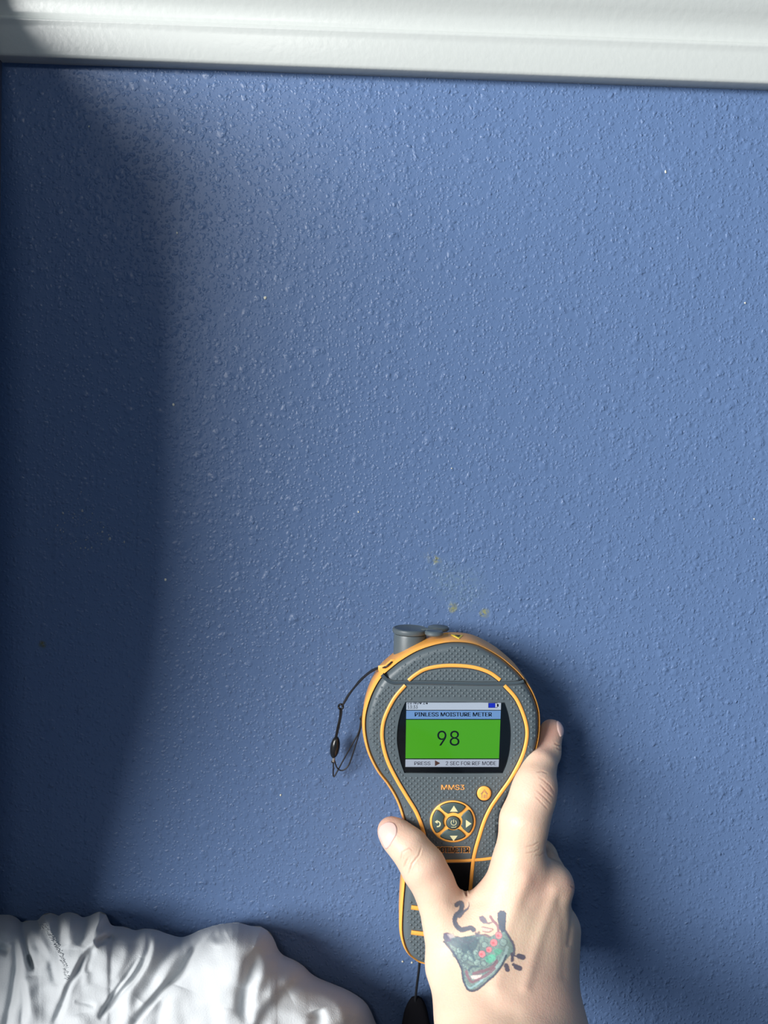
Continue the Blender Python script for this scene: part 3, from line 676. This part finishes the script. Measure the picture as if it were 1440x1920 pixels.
# skin redness where the photo's hand has it: finger tips, knuckles, folds
red = np.clip(tint, 0, 1)*.5
for x, y, r, a in ((728, 1548, 26, .7), (1038, 1366, 26, .8), (1005, 1655, 38, .35), (1074, 1660, 22, .55), (1032, 1480, 22, .3), (830, 1640, 30, .25), (900, 1690, 60, .2), (1050, 1860, 60, .3), (1000, 1880, 40, .15), (1015, 1395, 24, .5)):
    red += a*np.exp(-(((pp[:, 0]-x)**2+(pp[:, 1]-y)**2)/r**2))
dk = np.clip(tint, 0, 1)
ca = me.color_attributes.new('flush', 'FLOAT_COLOR', 'POINT'); ca.data.foreach_set('color', np.stack([np.clip(red, 0, 1), dk, dk*0, dk*0+1], -1).ravel().astype(np.float32))
def skin_material():
    m = mat('skin', (.7, .5, .4, 1), rough=.48, spec=.4, sss=.38); nt = m.node_tree; L = nt.links.new; b = nt.nodes['Principled BSDF']
    at = N(nt, 'ShaderNodeAttribute', attribute_name='flush'); sx = N(nt, 'ShaderNodeSeparateColor'); L(at.outputs['Color'], sx.inputs[0])
    tc = N(nt, 'ShaderNodeTexCoord'); n1 = N(nt, 'ShaderNodeTexNoise', i_Scale=55., i_Detail=4.); L(tc.outputs['Object'], n1.inputs['Vector'])
    r1 = N(nt, 'ShaderNodeMapRange'); r1.inputs['From Min'].default_value = .35; r1.inputs['From Max'].default_value = .7; L(n1.outputs['Fac'], r1.inputs['Value'])
    m1 = N(nt, 'ShaderNodeMix', data_type='RGBA'); m1.inputs['A'].default_value = (.66, .495, .37, 1); m1.inputs['B'].default_value = (.65, .455, .35, 1); L(r1.outputs[0], m1.inputs['Factor'])
    m2 = N(nt, 'ShaderNodeMix', data_type='RGBA'); L(sx.outputs[0], m2.inputs['Factor']); L(m1.outputs['Result'], m2.inputs['A']); m2.inputs['B'].default_value = (.63, .345, .28, 1)
    m3 = N(nt, 'ShaderNodeMix', data_type='RGBA'); q = N(nt, 'ShaderNodeMath', operation='MULTIPLY'); L(sx.outputs[1], q.inputs[0]); q.inputs[1].default_value = .55; L(q.outputs[0], m3.inputs['Factor']); L(m2.outputs['Result'], m3.inputs['A']); m3.inputs['B'].default_value = (.33, .17, .11, 1)
    L(m3.outputs['Result'], b.inputs['Base Color'])
    v = N(nt, 'ShaderNodeTexVoronoi', i_Scale=1100.); n2 = N(nt, 'ShaderNodeTexNoise', i_Scale=420., i_Detail=4.)
    L(tc.outputs['Object'], v.inputs['Vector']); L(tc.outputs['Object'], n2.inputs['Vector'])
    ad = N(nt, 'ShaderNodeMath', operation='ADD'); L(v.outputs['Distance'], ad.inputs[0]); L(n2.outputs['Fac'], ad.inputs[1])
    bp = N(nt, 'ShaderNodeBump', i_Strength=.5); bp.inputs['Distance'].default_value = .00012; L(ad.outputs[0], bp.inputs['Height']); L(bp.outputs['Normal'], b.inputs['Normal'])
    return m
M_SKIN = skin_material()
hand = link('hand', me, M_SKIN, smooth=True, label='bare right hand gripping the meter, with a colourful tattoo on its back', category='hand')
# rolled sleeve further up the arm, below the frame
p0, p1 = W(964, 2240, .150), W(960, 2700, .22); dv = (p1-p0)/np.linalg.norm(p1-p0)
ts = np.linspace(.012, .22, 26)
tube('sleeve', [p0+dv*t for t in ts], .05, mat('charcoal_knit', (.03, .032, .04, 1), rough=.95, bump=(600., .6, .0006)), hand, seg=36, rr=[.043+.004*math.sin(3.14*min(1, k/3.))+.020*(t/.30)+.0012*math.sin(k*1.9) for k, t in enumerate(ts)])
bvh = BVHTree.FromPolygons([Vector(v) for v in co], [tuple(p.vertices) for p in me.polygons])

def patch(name, x0, x1, y0, y1, step, maskf, lift, m, parent, colf=None, prof=None, **kw):
    """thin layer lying on the hand's surface"""
    xs = np.arange(x0, x1+step, step); ys = np.arange(y0, y1+step, step)
    GX, GY = np.meshgrid(xs, ys); Q = np.stack([GX, GY], -1); keep = maskf(Q)
    near_ = keep.copy()
    near_[1:] |= keep[:-1]; near_[:-1] |= keep[1:]; near_[:, 1:] |= near_[:, :-1]; near_[:, :-1] |= near_[:, 1:]
    vid = -np.ones(GX.shape, int); V = []; QQ = []; cam_v = Vector(CAM)
    lf = prof(Q) if prof else None
    for i, j in np.argwhere(near_):
        d = Vector(FW+RT*((GX[i, j]-720)/F_PX)-UP*((GY[i, j]-960)/F_PX)).normalized()
        hit, nrm, _, _ = bvh.ray_cast(cam_v, d)
        if hit is None: continue
        if nrm.dot(d) > 0: nrm = -nrm
        vid[i, j] = len(V); V.append(hit+nrm*(lift if lf is None else lift*lf[i, j])); QQ.append((GX[i, j], GY[i, j]))
    Fs = []
    for i in range(len(ys)-1):
        for j in range(len(xs)-1):
            q = (vid[i, j], vid[i+1, j], vid[i+1, j+1], vid[i, j+1])
            if min(q) >= 0 and (keep[i, j] or keep[i+1, j+1] or keep[i+1, j] or keep[i, j+1]):
                z = [V[k].y for k in q]
                if max(z)-min(z) < .004: Fs.append(q)
    me_ = mesh(name, V, Fs)
    if colf is not None:
        C = colf(np.array(QQ)); a_ = me_.color_attributes.new('ink', 'FLOAT_COLOR', 'POINT'); a_.data.foreach_set('color', C.astype(np.float32).ravel())
    return link(name, me_, m, parent, smooth=True, **kw)
# nails
M_NAIL = mat('nail', (.74, .50, .45, 1), rough=.22, coat=.3, sss=.1)
def nail(poly, name='fingernail'):
    P = catmull(poly, 60)
    def pr(Q):
        d = seg_dist(Q, np.vstack([P, P[:1]]))[0]; ins_ = inside(Q, P)
        return np.where(ins_, np.clip(d/2.2, 0, 1)**.5*1.0-.05, -.4)
    patch(name, P[:, 0].min()-2, P[:, 0].max()+2, P[:, 1].min()-2, P[:, 1].max()+2, .7, lambda Q: inside(Q, offset(P, 1.0)) | inside(Q, offset(P, -1.0)), .00050, M_NAIL, hand, prof=pr)
nail([(711, 1552), (718, 1545), (729, 1541), (739, 1544), (744, 1552), (744, 1563), (738, 1575), (729, 1589), (722, 1591), (714, 1575), (709, 1562)])
nail([(1044, 1351), (1050, 1352), (1055.5, 1358), (1057.5, 1368), (1056, 1378), (1051, 1382), (1047, 1374), (1044, 1362)])

# tattoo: drawn in its own 220 x 220 field
def tat_colour(Q):
    q = (Q-np.array([800, 1660]))*6.545      # units of the study crop
    rng = np.random.RandomState(2)
    n = len(Q); C = np.zeros((n, 3)); A = np.zeros(n)
    def sn(s, seed):
        r = np.random.RandomState(seed); v = np.zeros(n)
        for _ in range(6):
            k = r.normal(size=2)/s; v += np.sin(q@k*6.28+r.uniform(0, 6.28))
        return v/3
    wob = np.stack([sn(60, 1), sn(60, 2)], -1)*3
    qq = q+wob
    def lay(mask, col, a=1.):
        nonlocal C, A
        k = np.clip(mask, 0, 1)*a; c = np.array(srgb(*col)[:3])
        C[:] = C*(1-k)[:, None]+c*k[:, None] if False else np.where((A+k > 0)[:, None], (C*(A*(1-k))[:, None]+c*k[:, None])/np.maximum(A*(1-k)+k, 1e-6)[:, None], C)
        A[:] = A*(1-k)+k
    def poly(P, col, a=1., soft=11.):
        P = np.array(P, float); d = seg_dist(qq, np.vstack([P, P[:1]]))[0]; s = np.where(inside(qq, P), d, -d); lay(s/soft+.5, col, a)
    def line(P, w, col, a=1., soft=11., taper=False):
        P = catmull(P, 40, False); d, t, _ = seg_dist(qq, P); ww = w/2*(np.clip(1-t, .15, 1) if taper else 1); lay((ww-d)/soft+.5, col, a)
    INK = (66, 82, 102); TEAL = (124, 156, 152); GR = (92, 164, 138); PK = (222, 136, 142); MV = (130, 98, 112); PALE = (206, 196, 190); DT = (70, 98, 112)
    BODY = [(210, 590), (300, 640), (400, 640), (540, 620), (640, 600), (760, 640), (850, 600), (960, 560), (1010, 640), (1060, 720), (1075, 800), (1000, 880), (930, 980), (860, 1080), (760, 1160), (660, 1240), (560, 1300), (500, 1280), (450, 1180), (430, 1060), (390, 940), (320, 820), (240, 700), (205, 650)]
    poly(BODY, TEAL, .85, 14)
    poly([(230, 600), (420, 640), (560, 620), (640, 660), (620, 760), (560, 830), (480, 840), (400, 800), (320, 740), (240, 690)], DT, .8, 16)
    poly([(205, 590), (250, 580), (330, 610), (300, 680), (240, 700), (205, 650)], (92, 84, 116), .85)
    poly([(250, 600), (330, 590), (350, 640), (290, 660)], PALE, .6, 16)
    for x, y, r in ((400, 800, 36), (470, 890, 40), (540, 900, 34), (460, 990, 34), (620, 950, 40), (600, 820, 34), (700, 960, 34), (710, 730, 40), (940, 700, 46), (520, 820, 26), (350, 850, 30), (420, 930, 28)):
        d = np.hypot(qq[:, 0]-x, qq[:, 1]-y); lay((r-d)/12+.5, (152, 180, 174), .6); lay((6-abs(d-r))/6+.3, INK, .55)
    poly([(720, 880), (790, 850), (860, 850), (840, 920), (780, 965), (730, 940)], (100, 190, 158), .85)
    poly([(820, 800), (880, 770), (930, 800), (900, 850), (850, 860)], GR, .9)
    line([(330, 660), (420, 720), (500, 760), (560, 850), (590, 920)], 26, DT, .7, 16)
    line([(380, 640), (480, 700), (560, 680), (640, 580)], 30, (96, 108, 122), .7, 16)
    line([(520, 1040), (560, 1000), (630, 1000)], 26, DT, .8, 12)
    for s_, sd, am in ((70, 11, .55), (34, 12, .5), (18, 13, .4)):
        k_ = np.clip(sn(s_, sd)*1.6-.1, 0, 1)*np.where(inside(qq, np.array(BODY, float)), 1, 0)*np.clip(1.25-(qq[:, 0]-200)/900., .3, 1); lay(k_, (74, 92, 108), am)
    # pale inner band, mauve stripes and border
    line([(990, 760), (950, 880), (880, 980), (780, 1080), (660, 1160)], 34, (160, 186, 184), .8)
    line([(860, 930), (800, 1010), (700, 1050), (580, 1085)], 40, MV, .85)
    line([(830, 1020), (740, 1100), (640, 1150), (560, 1185), (510, 1130), (490, 1060)], 38, MV, .85)
    poly([(540, 1110), (620, 1105), (680, 1095), (660, 1130), (600, 1155), (560, 1150)], (222, 196, 190), .95)
    line([(470, 1210), (530, 1260), (600, 1230), (680, 1170)], 22, (150, 186, 192), .8)
    line([(215, 690), (300, 790), (370, 900), (430, 1030), (450, 1160), (500, 1270), (560, 1300), (640, 1265), (760, 1165), (850, 1080), (930, 970), (975, 860)], 24, INK, .9, 9)
    line([(240, 700), (360, 850), (450, 1000)], 12, INK, .5, 14)
    line([(640, 640), (650, 780), (640, 860), (690, 900)], 10, INK, .6)
    line([(880, 860), (830, 960), (740, 1000), (640, 1040)], 9, INK, .6)
    line([(960, 560), (1020, 650), (1065, 740), (1070, 840), (1045, 900), (1045, 930)], 26, (88, 96, 118), .85)
    # little grey shapes at the top and drops
    line([(600, 590), (640, 620), (720, 610), (780, 640)], 26, (104, 106, 124), .7)
    poly([(680, 510), (760, 520), (820, 540), (760, 570), (690, 560)], PALE, .7); line([(680, 515), (760, 525), (815, 545), (760, 575), (690, 565)], 10, MV, .7)
    line([(780, 385), (820, 440), (870, 500), (880, 560)], 30, (140, 104, 120), .8)
    poly([(640, 385), (690, 375), (730, 410), (745, 460), (700, 470), (660, 440)], (110, 112, 130), .9); line([(700, 460), (760, 465), (800, 455)], 16, (120, 118, 134), .8)
    poly([(870, 340), (900, 310), (950, 310), (975, 350), (970, 450), (965, 560), (920, 580), (890, 530), (870, 430)], (62, 84, 106), .95, 10)
    for x, y, r in ((885, 615, 42), (825, 705, 44), (765, 790, 36), (680, 845, 42)):
        d = np.hypot(qq[:, 0]-x, qq[:, 1]-y); lay((r-d)/9+.5, PK, .95); lay((5-abs(d-r))/6+.3, (120, 84, 110), .5); dd = np.hypot(qq[:, 0]-x+8, qq[:, 1]-y-4); lay((r*.4-dd)/14+.5, (206, 86, 104), .7)
    for a_, b_, w in (((1070, 860), (1130, 885), 18), ((1130, 870), (1180, 885), 62), ((975, 985), (990, 1035), 56), ((1060, 975), (1080, 985), 34), ((1095, 1000), (1140, 1020), 60), ((1045, 840), (1050, 920), 34)):
        line([a_, b_], w, (84, 86, 104), .92, 9)
    # curling tail
    line([(575, 545), (540, 525), (480, 535), (420, 545), (370, 500), (340, 440), (360, 370), (410, 320), (430, 270), (430, 230), (400, 215), (365, 240)], 58, (86, 100, 118), .92, 9)
    line([(400, 380), (450, 330), (500, 290), (520, 250), (515, 210)], 48, (98, 108, 124), .88, 9, True)
    line([(570, 545), (480, 535), (420, 545), (365, 500), (340, 440), (350, 380)], 10, INK, .6)
    sp = (rng.rand(n)-.5)*.16+sn(9, 7)*.06
    A *= np.clip(.82+sp, 0, 1)
    C *= (1+sp)[:, None]
    return np.concatenate([np.clip(C, 0, 1), A[:, None]], 1)
m = bpy.data.materials.new('tattoo_ink'); m.use_nodes = True; nt = m.node_tree; b = nt.nodes['Principled BSDF']; L = nt.links.new
at = N(nt, 'ShaderNodeAttribute', attribute_name='ink'); L(at.outputs['Color'], b.inputs['Base Color']); L(at.outputs['Alpha'], b.inputs['Alpha'])
b.inputs['Roughness'].default_value = .48; b.inputs['Specular IOR Level'].default_value = .4
def tmask(Q): return inside(Q, [(822, 1745), (850, 1735), (845, 1700), (860, 1685), (890, 1685), (890, 1712), (930, 1712), (935, 1702), (955, 1702), (958, 1745), (975, 1780), (990, 1790), (990, 1830), (940, 1830), (900, 1868), (872, 1866), (850, 1810), (828, 1775)])
patch('tattoo', 822, 992, 1684, 1868, .8, tmask, .00010, m, hand, colf=tat_colour, label='colourful inked tattoo in teal, pink and dark blue')

# ------------------------------------------------------------------ white cloth
SIL = [(-160, 1730), (-100, 1712), (-60, 1722), (-30, 1714), (0, 1715), (20, 1716), (33, 1722), (41, 1729), (50, 1726), (70, 1725), (78, 1717), (88, 1712), (100, 1713), (110, 1717), (117, 1713), (130, 1710.5), (145, 1714), (155, 1719.5), (168, 1717), (180, 1711), (190, 1710), (200, 1716), (207, 1732), (215, 1736), (235, 1738), (253, 1744), (270, 1741), (292, 1743), (312, 1750), (338, 1757), (355, 1753), (375, 1744), (400, 1736), (420, 1732), (447, 1730), (470, 1736), (488, 1737), (505, 1747), (510, 1754), (516, 1766), (521, 1779), (529, 1789), (540, 1795), (554, 1801), (570, 1812), (582, 1824), (598, 1834), (625, 1845), (655, 1858), (682, 1876), (694, 1893), (702, 1912), (712, 1940), (722, 1990), (728, 2060)]
def cloth():
    S_ = catmull(SIL, 400, False); S_[:, 0] = np.maximum.accumulate(S_[:, 0])
    nu, nv = 560, 230
    xs = np.linspace(-160, 726, nu); top = np.interp(xs, S_[:, 0], S_[:, 1])
    v = np.linspace(0, 1, nv)**1.45
    GX = np.repeat(xs[None], nv, 0); GY = top[None]+v[:, None]*(2075-top)[None]
    Q = np.stack([GX, GY], -1)
    edge = seg_dist(Q, S_[::5])[0]                       # distance to the outline
    eb = edge.copy()
    for _ in range(3):
        pb = np.pad(eb, ((8, 8), (10, 10)), mode='edge')
        eb = np.mean([pb[i:i+nv, 10:10+nu] for i in range(17)], 0); pb = np.pad(eb, ((0, 0), (10, 10)), mode='edge')
        eb = np.mean([pb[:, j:j+nu] for j in range(21)], 0)
    h = .010+.032*(1-np.exp(-edge/19.))+.00009*eb+.008*(1-np.exp(-eb/60.))
    h += .003*np.exp(-((GX-450)/110.)**2)*(1-np.exp(-edge/25.)) + .006*np.exp(-(((GX-610)/75.)**2+((GY-1925)/60.)**2))
    fade = 1-np.exp(-edge/9.)
    def ridge(P, w, a, w2=None):
        nonlocal h
        P = catmull(P, 50, False); d, t, s = seg_dist(Q, P); ends = np.clip(1.02-abs(2*t-1)**4, 0, 1)
        ww = np.where(s > 0, w, w2 or w)*1.25; h = h+a*np.exp(-(d/ww)**2)*ends*fade
    def step(P, w, a, sharp=2.0):                   # a fold lying over its neighbour: high on the side s<0, sharp drop on the other
        nonlocal h
        P = catmull(P, 50, False); d, t, s = seg_dist(Q, P); sg = d*s; ends = np.clip(1.0-abs(2*t-1)**4, 0, 1)
        h = h+a*ends*fade*(1/(1+np.exp(np.clip(sg/sharp, -40, 40))))*np.exp(-(np.maximum(-sg, 0)/w)**2)
    k = .000042
    # far left folds
    ridge([(25, 1722), (37, 1745), (42, 1790), (44, 1830), (50, 1870), (55, 1925)], 9, 52*k)
    ridge([(46, 1736), (47, 1765), (53, 1795), (62, 1820)], 4.5, -75*k)
    ridge([(52, 1790), (60, 1812), (68, 1817)], 4, -45*k)
    ridge([(22, 1750), (30, 1775), (31, 1810), (24, 1860), (12, 1920), (0, 1980)], 6, -52*k)
    ridge([(-6, 1775), (8, 1780), (18, 1784)], 7, -75*k)
    ridge([(0, 1745), (18, 1752), (26, 1765)], 8, 25*k)
    ridge([(50, 1745), (60, 1742), (74, 1757), (86, 1785), (92, 1815)], 7, 38*k)
    ridge([(62, 1768), (78, 1782), (96, 1812), (104, 1850)], 6, -34*k)
    ridge([(60, 1830), (62, 1870), (64, 1925)], 13, 44*k)
    ridge([(40, 1840), (46, 1880), (40, 1925)], 5, -38*k)
    ridge([(84, 1840), (88, 1880), (90, 1930)], 12, -24*k)
    ridge([(108, 1717), (110, 1740), (120, 1775)], 7, -36*k)
    ridge([(135, 1718), (132, 1750), (130, 1780)], 12, 34*k)
    ridge([(160, 1722), (158, 1750), (150, 1775)], 8, -26*k)
    # sweeping fold
    ridge([(252, 1745), (222, 1741), (190, 1752), (163, 1780), (142, 1812), (128, 1845), (114, 1885)], 9, 70*k)
    ridge([(214, 1754), (196, 1761), (178, 1770)], 5, -110*k)
    ridge([(178, 1772), (160, 1792), (143, 1824), (128, 1850), (116, 1885), (98, 1925)], 5, -70*k)
    ridge([(168, 1785), (162, 1820), (160, 1850)], 7, 26*k)
    ridge([(176, 1775), (166, 1805), (164, 1825)], 5, -34*k)
    ridge([(215, 1768), (212, 1800), (195, 1850)], 20, 42*k)
    ridge([(240, 1765), (232, 1800), (215, 1840)], 8, 26*k)
    ridge([(140, 1878), (160, 1880), (180, 1888)], 4, -20*k); ridge([(150, 1900), (155, 1930), (158, 1960)], 16, 34*k)
    # pocket folds in the middle
    ridge([(282, 1752), (279, 1780), (268, 1808), (250, 1836), (226, 1862), (185, 1912)], 6, -85*k, 4)
    ridge([(264, 1795), (247, 1825), (227, 1850), (196, 1890)], 6, 38*k)
    ridge([(262, 1792), (243, 1822), (214, 1862), (186, 1908)], 3, -42*k)
    ridge([(292, 1748), (290, 1775), (281, 1800), (262, 1830), (248, 1855), (240, 1885), (243, 1925)], 11, 62*k)
    ridge([(333, 1762), (319, 1790), (305, 1812), (287, 1845), (262, 1876)], 10, -58*k)
    ridge([(366, 1752), (342, 1780), (315, 1812), (297, 1850), (273, 1882), (250, 1910)], 10, 66*k)
    ridge([(388, 1750), (366, 1780), (340, 1825), (303, 1858), (246, 1925)], 6, -92*k, 4)
    ridge([(340, 1850), (330, 1880), (325, 1930)], 18, 34*k); ridge([(310, 1875), (300, 1900), (295, 1940)], 9, -26*k)
    # smooth dome on the right of the middle
    ridge([(398, 1748), (409, 1756), (425, 1750)], 8, -42*k)
    ridge([(392, 1762), (410, 1770), (432, 1756), (442, 1742)], 6, 24*k)
    ridge([(486, 1778), (473, 1809), (462, 1848), (457, 1885), (466, 1925)], 10, -85*k)
    ridge([(501, 1790), (496, 1822), (482, 1853), (472, 1885)], 9, 40*k)
    ridge([(500, 1752), (506, 1775), (508, 1795)], 6, -26*k)
    ridge([(440, 1745), (455, 1790), (440, 1850)], 26, 36*k)
    step([(470, 1950), (488, 1905), (520, 1867), (546, 1843), (578, 1822)], 50, 90*k, 4.0)
    ridge([(523, 1793), (540, 1808), (562, 1822)], 8, 30*k)
    ridge([(545, 1870), (577, 1855), (617, 1864), (640, 1888), (646, 1920)], 12, 60*k)
    ridge([(592, 1893), (597, 1912), (588, 1935)], 10, -95*k)
    ridge([(640, 1860), (655, 1885), (660, 1930)], 8, -32*k); ridge([(680, 1890), (686, 1920), (690, 1960)], 8, 24*k)
    ridge([(400, 1880), (395, 1930)], 14, -24*k); ridge([(430, 1890), (425, 1950)], 14, 24*k)
    # fine crumple
    r = np.random.RandomState(5)
    for s_, a_ in ((60, 5*k), (31, 2.2*k)):
        for _ in range(7):
            th = r.uniform(0, 3.14); kx, ky = math.cos(th)/s_, math.sin(th)/s_
            h += a_*fade*np.sin(6.28*(GX*kx+GY*ky)+r.uniform(0, 6.28)+1.2*np.sin(GX/37.+GY/51.))*.5
    h = np.maximum(h, .004)
    h = np.minimum(h, .20)
    P = WA(Q, h).reshape(-1, 3)
    # back layer so that the bundle is closed: drops straight behind to the wall side
    B = WA(Q[::6, ::6], np.minimum(h[::6, ::6], .0032)).reshape(-1, 3)
    idx_ = np.arange(nu*nv).reshape(nv, nu)
    Fs = np.stack([idx_[:-1, :-1], idx_[1:, :-1], idx_[1:, 1:], idx_[:-1, 1:]], -1).reshape(-1, 4).tolist()
    V = P.tolist()
    # rim to the back
    loop = list(idx_[0, :])+list(idx_[1:, -1])+list(idx_[-1, -2::-1])+list(idx_[-2:0:-1, 0])
    b0 = len(V)
    for q in loop:
        qx, qy = Q.reshape(-1, 2)[q]; V.append(WA(np.array([[qx, qy]]), .0015)[0].tolist())
    nL = len(loop)
    for i in range(nL): Fs.append((loop[i], loop[(i+1) % nL], b0+(i+1) % nL, b0+i))
    Fs.append(tuple(range(b0, b0+nL)))
    me = fixn(mesh('white_cloth', V, Fs)); me.shade_smooth()
    return me, (Q, h)
M_CLOTH = mat('white_cotton', (.49, .515, .535, 1), rough=.95, spec=.1, bump=(1300., .5, .0003))
cme, (CQ, CH) = cloth()
clo = link('white_cloth', cme, M_CLOTH, label='crumpled white cotton cloth bundled against the foot of the wall', category='cloth')
# overlocked seam, a band of small raised stitches
band = catmull([(79, 1732), (90, 1747), (100, 1762), (110, 1782), (119, 1803), (124, 1822), (124, 1835)], 60, False)
V, Fs = [], []
def ch(x, y):
    k_ = np.argmin((CQ[..., 0]-x)**2+(CQ[..., 1]-y)**2); return CH.ravel()[k_]
rr_ = random.Random(3)
for i in range(150):
    t = i/150.; p = band[min(59, int(t*60))]; hw = 6.5*(1-.45*t)
    x, y = p[0]+rr_.uniform(-hw, hw), p[1]+rr_.uniform(-2, 2); hh_ = ch(x, y); a = rr_.uniform(-.5, .5)+.25; Lr, Wr = rr_.uniform(2.0, 4.2), rr_.uniform(.8, 1.5)
    o = len(V)
    for rad, dz in ((1.0, -.0004), (.8, .0002), (.35, .0005)):
        for q in range(6):
            an = q*math.pi/3; u_, v_ = Lr*rad*math.cos(an), Wr*rad*math.sin(an)
            V.append(W(x+u_*math.cos(a)-v_*math.sin(a), y+u_*math.sin(a)+v_*math.cos(a), hh_+dz))
    for ring_ in range(2):
        for q in range(6): Fs.append((o+ring_*6+q, o+ring_*6+(q+1) % 6, o+(ring_+1)*6+(q+1) % 6, o+(ring_+1)*6+q))
    Fs.append(tuple(o+12+q for q in range(6))); Fs.append(tuple(o+q for q in range(6)))
link('overlock_stitching', fixn(mesh('overlock_stitching', V, Fs)), M_CLOTH, clo, smooth=True, kind='stuff')
# dark mattress edge below the frame that carries the cloth
box('mattress', -1.1, .9, -.60, -.02, -.72, -.362, M_BED, .03, label='navy mattress below the white cloth', category='mattress')
